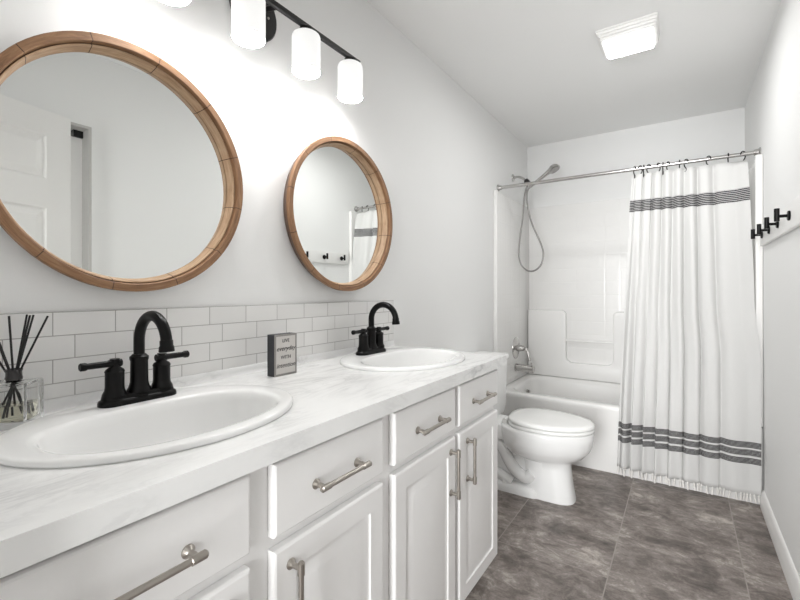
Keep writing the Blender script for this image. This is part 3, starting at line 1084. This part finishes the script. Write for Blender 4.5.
bm = bmesh.new()
pr_ = [(0.034, 0), (0.034, 0.006), (0.029, 0.010), (0.0275, 0.10), (0.030, 0.125), (0.030, 0.142), (0.026, 0.147)]
lathe(bm, (WX + 0.0003, FY, 0.535), (1, 0, -0.05), pr_, 28)
ts = thing('tub_spout', (WX, FY, 0.535), 'chrome tub spout below the shower valve', 'tub spout')
obj('spout_body', bm, M['chrome'], ts)
bm = bmesh.new()
cyl(bm, (WX + 0.125, FY, 0.556), (WX + 0.125, FY, 0.572), 0.004, 12)
lathe(bm, (WX + 0.125, FY, 0.570), (0, 0, 1), [(0.004, 0), (0.0075, 0.003), (0.0075, 0.008), (0.004, 0.011)], 14)
obj('diverter_knob', bm, M['chrome'], ts)

# ------------------------------------------------------------------ shower rod, hooks and curtain
RY, RZ, RR = 3.087, 1.930, 0.0125
rodt = thing('shower_rod', (0.76, RY, RZ), 'chrome curtain rod spanning the tub alcove between the walls', 'curtain rod')
bm = bmesh.new()
cyl(bm, (0.005, RY, RZ), (0.93, RY, RZ), RR, 22)
obj('outer_tube', bm, M['chrome'], rodt)
bm = bmesh.new()
cyl(bm, (0.9305, RY, RZ), (XR - 0.005, RY, RZ), RR - 0.0015, 22)
obj('inner_tube', bm, M['chrome'], rodt)
for x, s in ((0.0006, 1), (XR - 0.0006, -1)):
    bm = bmesh.new()
    lathe(bm, (x, RY, RZ), (s, 0, 0), [(0.026, 0), (0.026, 0.005), (0.020, 0.010), (0.016, 0.028), (0.0135, 0.029)], 26)
    obj('end_flange', bm, M['chrome'], rodt)

CTOP, CBOT = 1.893, 0.063
NXc, NZc = 300, 70


def cpos(s, z):
    """point of the curtain cloth: s 0..1 from left to right"""
    t = (CTOP - z) / (CTOP - CBOT)
    xl = 0.892 - 0.072 * t ** 0.9
    k = min(1.0, max(0.0, (t - 0.42) / 0.2))
    xr = 1.462 + 0.022 * min(1.0, t / 0.4) + 0.026 * k * k * (3 - 2 * k)
    k = min(1.0, max(0.0, (s - 0.7) / 0.3))
    ey = 0.9 - 0.62 * k * k * (3 - 2 * k)
    g = 1 - (1 - s) ** 1.45                    # folds packed to the left
    ph = 2 * PI * 8.5 * g
    amp = 0.016 + 0.012 * math.sin(3.1 * s + 0.4) * (0.4 + 0.6 * t)
    amp *= 1.0 if s < 0.55 else 1.0 - 0.55 * (s - 0.55) / 0.45
    soft = 0.6 * math.sin(ph + 0.5 * math.sin(2.3 * z + 5 * s)) + 0.28 * math.sin(2 * ph * 0.53 + 1.3 + 0.8 * z) + 0.12 * math.sin(ph * 1.9 + 2.0 * z)
    yb = RY + (2.951 - RY) * min(1.0, (CTOP - z) / (CTOP - 0.45)) ** ey
    if z < 0.47:
        yb = 2.950
    x = xl + (xr - xl) * s + 0.010 * math.sin(ph + 1.2) * (0.5 + 0.5 * t) * min(1, 8 * s, 8 * (1 - s))
    y = yb + amp * soft * 1.25 - 0.006 * (1 - t)
    return Vector((x, y, z))


sc = thing('shower_curtain', (1.16, 2.95, 0.03), 'white cotton shower curtain with charcoal striped bands and tasselled hem', 'shower curtain')
bm = bmesh.new()
grid = []
for j in range(NZc + 1):
    tt = j / NZc
    z = CTOP + (CBOT - CTOP) * tt
    row = []
    for i in range(NXc + 1):
        p = cpos(i / NXc, z)
        row.append(bm.verts.new(p))
    grid.append(row)
for j in range(NZc):
    for i in range(NXc):
        bm.faces.new((grid[j][i], grid[j + 1][i], grid[j + 1][i + 1], grid[j][i + 1]))
cl = obj('cloth', bm, M['curtain'], sc, smooth=180)
sol = cl.modifiers.new('solidify', 'SOLIDIFY')
sol.thickness = 0.0012
sol.offset = 0
# tassels: one mesh, shared
bm = bmesh.new()
lathe(bm, (0, 0, 0), (0, 0, -1), [(0.003, -0.003), (0.004, 0.002), (0.0055, 0.008), (0.0032, 0.013), (0.0042, 0.019), (0.0054, 0.034), (0.0044, 0.040)], 9)
t0 = None
for k in range(40):
    s = (k + 0.5) / 40
    p = cpos(s, CBOT)
    if t0 is None:
        t0 = obj('tassel', bm, M['fringe'], sc, loc=(0, 0, 0), smooth=60)
        o = t0
    else:
        o = t0.copy()
        COL.objects.link(o)
    o.location = p - sc.location
    o.rotation_euler = (random.uniform(-.12, .12), random.uniform(-.18, .18), random.uniform(0, 6))

hx = (0.906, 0.94, 0.957, 0.983, 1.038, 1.06, 1.086, 1.146, 1.178, 1.287, 1.38, 1.447)
ords = ('first', 'second', 'third', 'fourth', 'fifth', 'sixth', 'seventh', 'eighth', 'ninth', 'tenth', 'eleventh', 'twelfth')
bm = bmesh.new()
rr = RR + 0.0042
pts = [Vector((0, rr * math.sin(a), rr * math.cos(a))) for a in [math.radians(q) for q in range(-100, 101, 12)]]
pts = [Vector((0, p.y, p.z)) for p in pts]
tail = [Vector((0, rr * 0.75, -0.020)), Vector((0, 0.004, -0.032)), Vector((0, -0.006, -0.044)), Vector((0, -0.001, -0.055)), Vector((0, 0.009, -0.052))]
tube(bm, pts + spline([pts[-1]] + tail, 5)[1:], 0.0031, 8)
hk0 = obj('curtain_hook', bm, M['black'], None, loc=(0, 0, 0), smooth=60)
turn = (0.5, -0.7, 0.2, 0.9, -0.6, 0.1, 0.6, 0.05, 0.8, 0.9, 0.02, -0.95)
for k, x in enumerate(hx):
    o = hk0 if k == 0 else hk0.copy()
    if k:
        COL.objects.link(o)
    o.location = (x, RY, RZ)
    o.rotation_euler = (0, 0, turn[k] * 0.8)
    if k == 0:
        lb = 'leftmost black curtain hook on the shower rod'
    elif k == len(hx) - 1:
        lb = 'rightmost black curtain hook on the shower rod, beside the right wall'
    else:
        lb = '%s black curtain hook from the left on the shower rod' % ords[k]
    tag(o, lb, 'curtain hook', 'curtain hooks on the shower rod')

# ------------------------------------------------------------------ coat rack on the right wall
HYs = (2.19, 2.43, 2.655, 2.87)
cr = thing('coat_rack', (XR - 0.001, 2.56, 1.447), 'white board with four black pegs on the right wall beside the curtain', 'coat rack')
obj('board', B(XR - 0.018, 1.94, 1.395, XR - 0.001, 2.955, 1.497), M['trim'], cr, bev=0.003, segs=2)
for y in HYs:
    x0 = XR - 0.0185
    bm = bmesh.new()
    lathe(bm, (x0, y, 1.447), (-1, 0, 0), [(0.019, 0), (0.019, 0.005), (0.017, 0.007), (0.006, 0.0075), (0.006, 0.034)], 24)
    hk = obj('hook', bm, M['black'], cr, loc=(x0, y, 1.447), props={'label': 'black coat hook'})
    bm = bmesh.new()
    cyl(bm, (x0 - 0.038, y, 1.4275), (x0 - 0.038, y, 1.4775), 0.0088, 20)
    obj('peg', bm, M['black'], hk, loc=(x0, y, 1.447), bev=0.001, segs=1)

# ------------------------------------------------------------------ toilet
TYc = 2.483
tl = thing('toilet', (0.42, TYc, 0.0), 'white elongated toilet with closed lid between the vanity and the bathtub', 'toilet')


def oval(xb, xf, hw, z, nb=2.6, nf=2.0, K=56, frac=0.42):
    """egg outline: back xb, front xf, widest part at frac of the length"""
    xm = xb + (xf - xb) * frac
    out = []
    for i in range(K):
        t = 2 * PI * i / K
        c2, s2 = math.cos(t), math.sin(t)
        a, e = (xf - xm, nf) if c2 >= 0 else (xm - xb, nb)
        r = (abs(c2 / a) ** e + abs(s2 / hw) ** e) ** (-1 / e)
        out.append(Vector((xm + r * c2, TYc + r * s2, z)))
    return out


bm = bmesh.new()
rings = [oval(0.40, 0.672, 0.088, 0.0008, 3.6, 3.0, frac=.5), oval(0.40, 0.672, 0.088, 0.012, 3.6, 3.0, frac=.5), oval(0.405, 0.664, 0.086, 0.05, 3.4, 2.9, frac=.5), oval(0.405, 0.655, 0.086, 0.11, 3.2, 2.8, frac=.5),
         oval(0.400, 0.650, 0.081, 0.17, 3, 2.6, frac=.5), oval(0.385, 0.650, 0.083, 0.205, 2.8, 2.4, frac=.5), oval(0.335, 0.668, 0.106, 0.222, 2.5, 2.1), oval(0.295, 0.712, 0.140, 0.245, 2.5, 2.0), oval(0.275, 0.742, 0.162, 0.28, 2.5, 2.0),
         oval(0.27, 0.758, 0.174, 0.315, 2.5, 2.0), oval(0.265, 0.764, 0.178, 0.35, 2.5, 2.0), oval(0.265, 0.766, 0.180, 0.378, 2.5, 2.0), oval(0.268, 0.763, 0.177, 0.388, 2.5, 2.0), oval(0.275, 0.755, 0.170, 0.392, 2.5, 2.0),
         oval(0.33, 0.715, 0.125, 0.392, 2.4, 2.0), oval(0.335, 0.705, 0.118, 0.37, 2.4, 2.0), oval(0.40, 0.62, 0.07, 0.26, 2.2, 2.0)]
loft(bm, rings)
# back deck carrying the tank and rear foot
loft(bm, [rrect(0.05, TYc - 0.105, 0.36, TYc + 0.105, 0.03, zz, 4) for zz in (0.30, 0.372)] + [rrect(0.056, TYc - 0.099, 0.354, TYc + 0.099, 0.026, 0.3805, 4)])
loft(bm, [rrect(0.12, TYc - 0.102, 0.50, TYc + 0.102, 0.05, 0.0008, 5), rrect(0.12, TYc - 0.102, 0.50, TYc + 0.102, 0.05, 0.03, 5), rrect(0.13, TYc - 0.092, 0.49, TYc + 0.092, 0.05, 0.048, 5), rrect(0.14, TYc - 0.055, 0.45, TYc + 0.055, 0.04, 0.056, 5)])
bm2 = bmesh.new()
loft(bm2, [rrect(0.13, TYc - 0.05, 0.45, TYc + 0.05, 0.02, zz, 4) for zz in (0.05, 0.32)])
joinbm(bm, bm2)
obj('bowl', bm, M['porcelain'], tl, smooth=50)
# trapway relief on both sides
for s in (-1, 1):
    bm = bmesh.new()
    yy = TYc + s * 0.062
    tube(bm, spline([(0.16, yy, 0.315), (0.23, yy, 0.300), (0.285, yy, 0.235), (0.325, yy, 0.165), (0.37, yy, 0.115), (0.425, yy, 0.095), (0.46, yy, 0.13)], 8), [0.034] * 49, 16)
    obj('trapway', bm, M['porcelain'], tl, smooth=60)
    bm = bmesh.new()
    tube(bm, spline([(0.17, yy, 0.05), (0.20, yy, 0.085), (0.25, yy, 0.088), (0.30, yy, 0.068), (0.34, yy, 0.05)], 6), 0.03, 14)
    obj('trapway', bm, M['porcelain'], tl, smooth=60)
    bm = bmesh.new()
    lathe(bm, (0.30, TYc + s * 0.084, 0.046), (0, 0, 1), [(0.014, 0), (0.014, 0.008), (0.010, 0.016), (0.003, 0.019)], 18)
    obj('bolt_cap', bm, M['seat'], tl)
# seat ring and lid
bm = bmesh.new()
SXB, SXF, SW = 0.312, 0.768, 0.181
rings = [oval(SXB + 0.004, SXF - 0.004, SW - 0.004, 0.3935), oval(SXB, SXF, SW, 0.398), oval(SXB, SXF, SW, 0.408), oval(SXB + 0.004, SXF - 0.004, SW - 0.004, 0.4125), oval(SXB + 0.09, SXF - 0.08, SW - 0.07, 0.4125), oval(SXB + 0.09, SXF - 0.08, SW - 0.07, 0.3935)]
loft(bm, rings + [rings[0]], cap0=False, cap1=False)
st_ = obj('seat', bm, M['seat'], tl, smooth=50)
bm = bmesh.new()
loft(bm, [oval(SXB + 0.10, SXF - 0.10, SW - 0.10, 0.4130), oval(SXB + 0.014, SXF - 0.012, SW - 0.012, 0.4185), oval(SXB + 0.002, SXF, SW - 0.001, 0.4195), oval(SXB + 0.002, SXF, SW - 0.001, 0.430), oval(SXB + 0.006, SXF - 0.005, SW - 0.005, 0.436), oval(SXB + 0.03, SXF - 0.03, SW - 0.03, 0.4395), oval(SXB + 0.15, SXF - 0.15, 0.06, 0.441)])
obj('lid', bm, M['seat'], tl, smooth=50)
for s in (-1, 1):
    bm = bmesh.new()
    cyl(bm, (0.303, TYc + s * 0.075 - 0.022, 0.4085), (0.303, TYc + s * 0.075 + 0.022, 0.4085), 0.0125, 16)
    box(bm, 0.288, TYc + s * 0.075 - 0.018, 0.3812, 0.318, TYc + s * 0.075 + 0.018, 0.402)
    obj('seat_hinge', bm, M['seat'], tl)
bm = bmesh.new()
loft(bm, [rrect(0.022, TYc - 0.205, 0.205, TYc + 0.205, 0.03, 0.3812, 5), rrect(0.018, TYc - 0.215, 0.212, TYc + 0.215, 0.03, 0.45, 5), rrect(0.015, TYc - 0.222, 0.216, TYc + 0.222, 0.03, 0.715, 5)])
tank = obj('tank', bm, M['porcelain'], tl, smooth=40)
bm = bmesh.new()
loft(bm, [rrect(0.008, TYc - 0.228, 0.222, TYc + 0.228, 0.03, 0.7155, 5), rrect(0.006, TYc - 0.231, 0.225, TYc + 0.231, 0.03, 0.722, 5), rrect(0.006, TYc - 0.231, 0.225, TYc + 0.231, 0.03, 0.742, 5), rrect(0.012, TYc - 0.225, 0.219, TYc + 0.225, 0.028, 0.75, 5)])
obj('tank_lid', bm, M['porcelain'], tl, smooth=40)
bm = bmesh.new()
lathe(bm, (0.2165, TYc - 0.15, 0.665), (1, 0, 0), [(0.013, 0), (0.013, 0.006), (0.007, 0.008), (0.007, 0.02)], 18)
tube(bm, [(0.2345, TYc - 0.15, 0.665), (0.236, TYc - 0.12, 0.662), (0.236, TYc - 0.075, 0.655)], [0.006, 0.006, 0.0075], 12)
obj('flush_lever', bm, M['chrome'], tank)

bpy.context.view_layer.update()
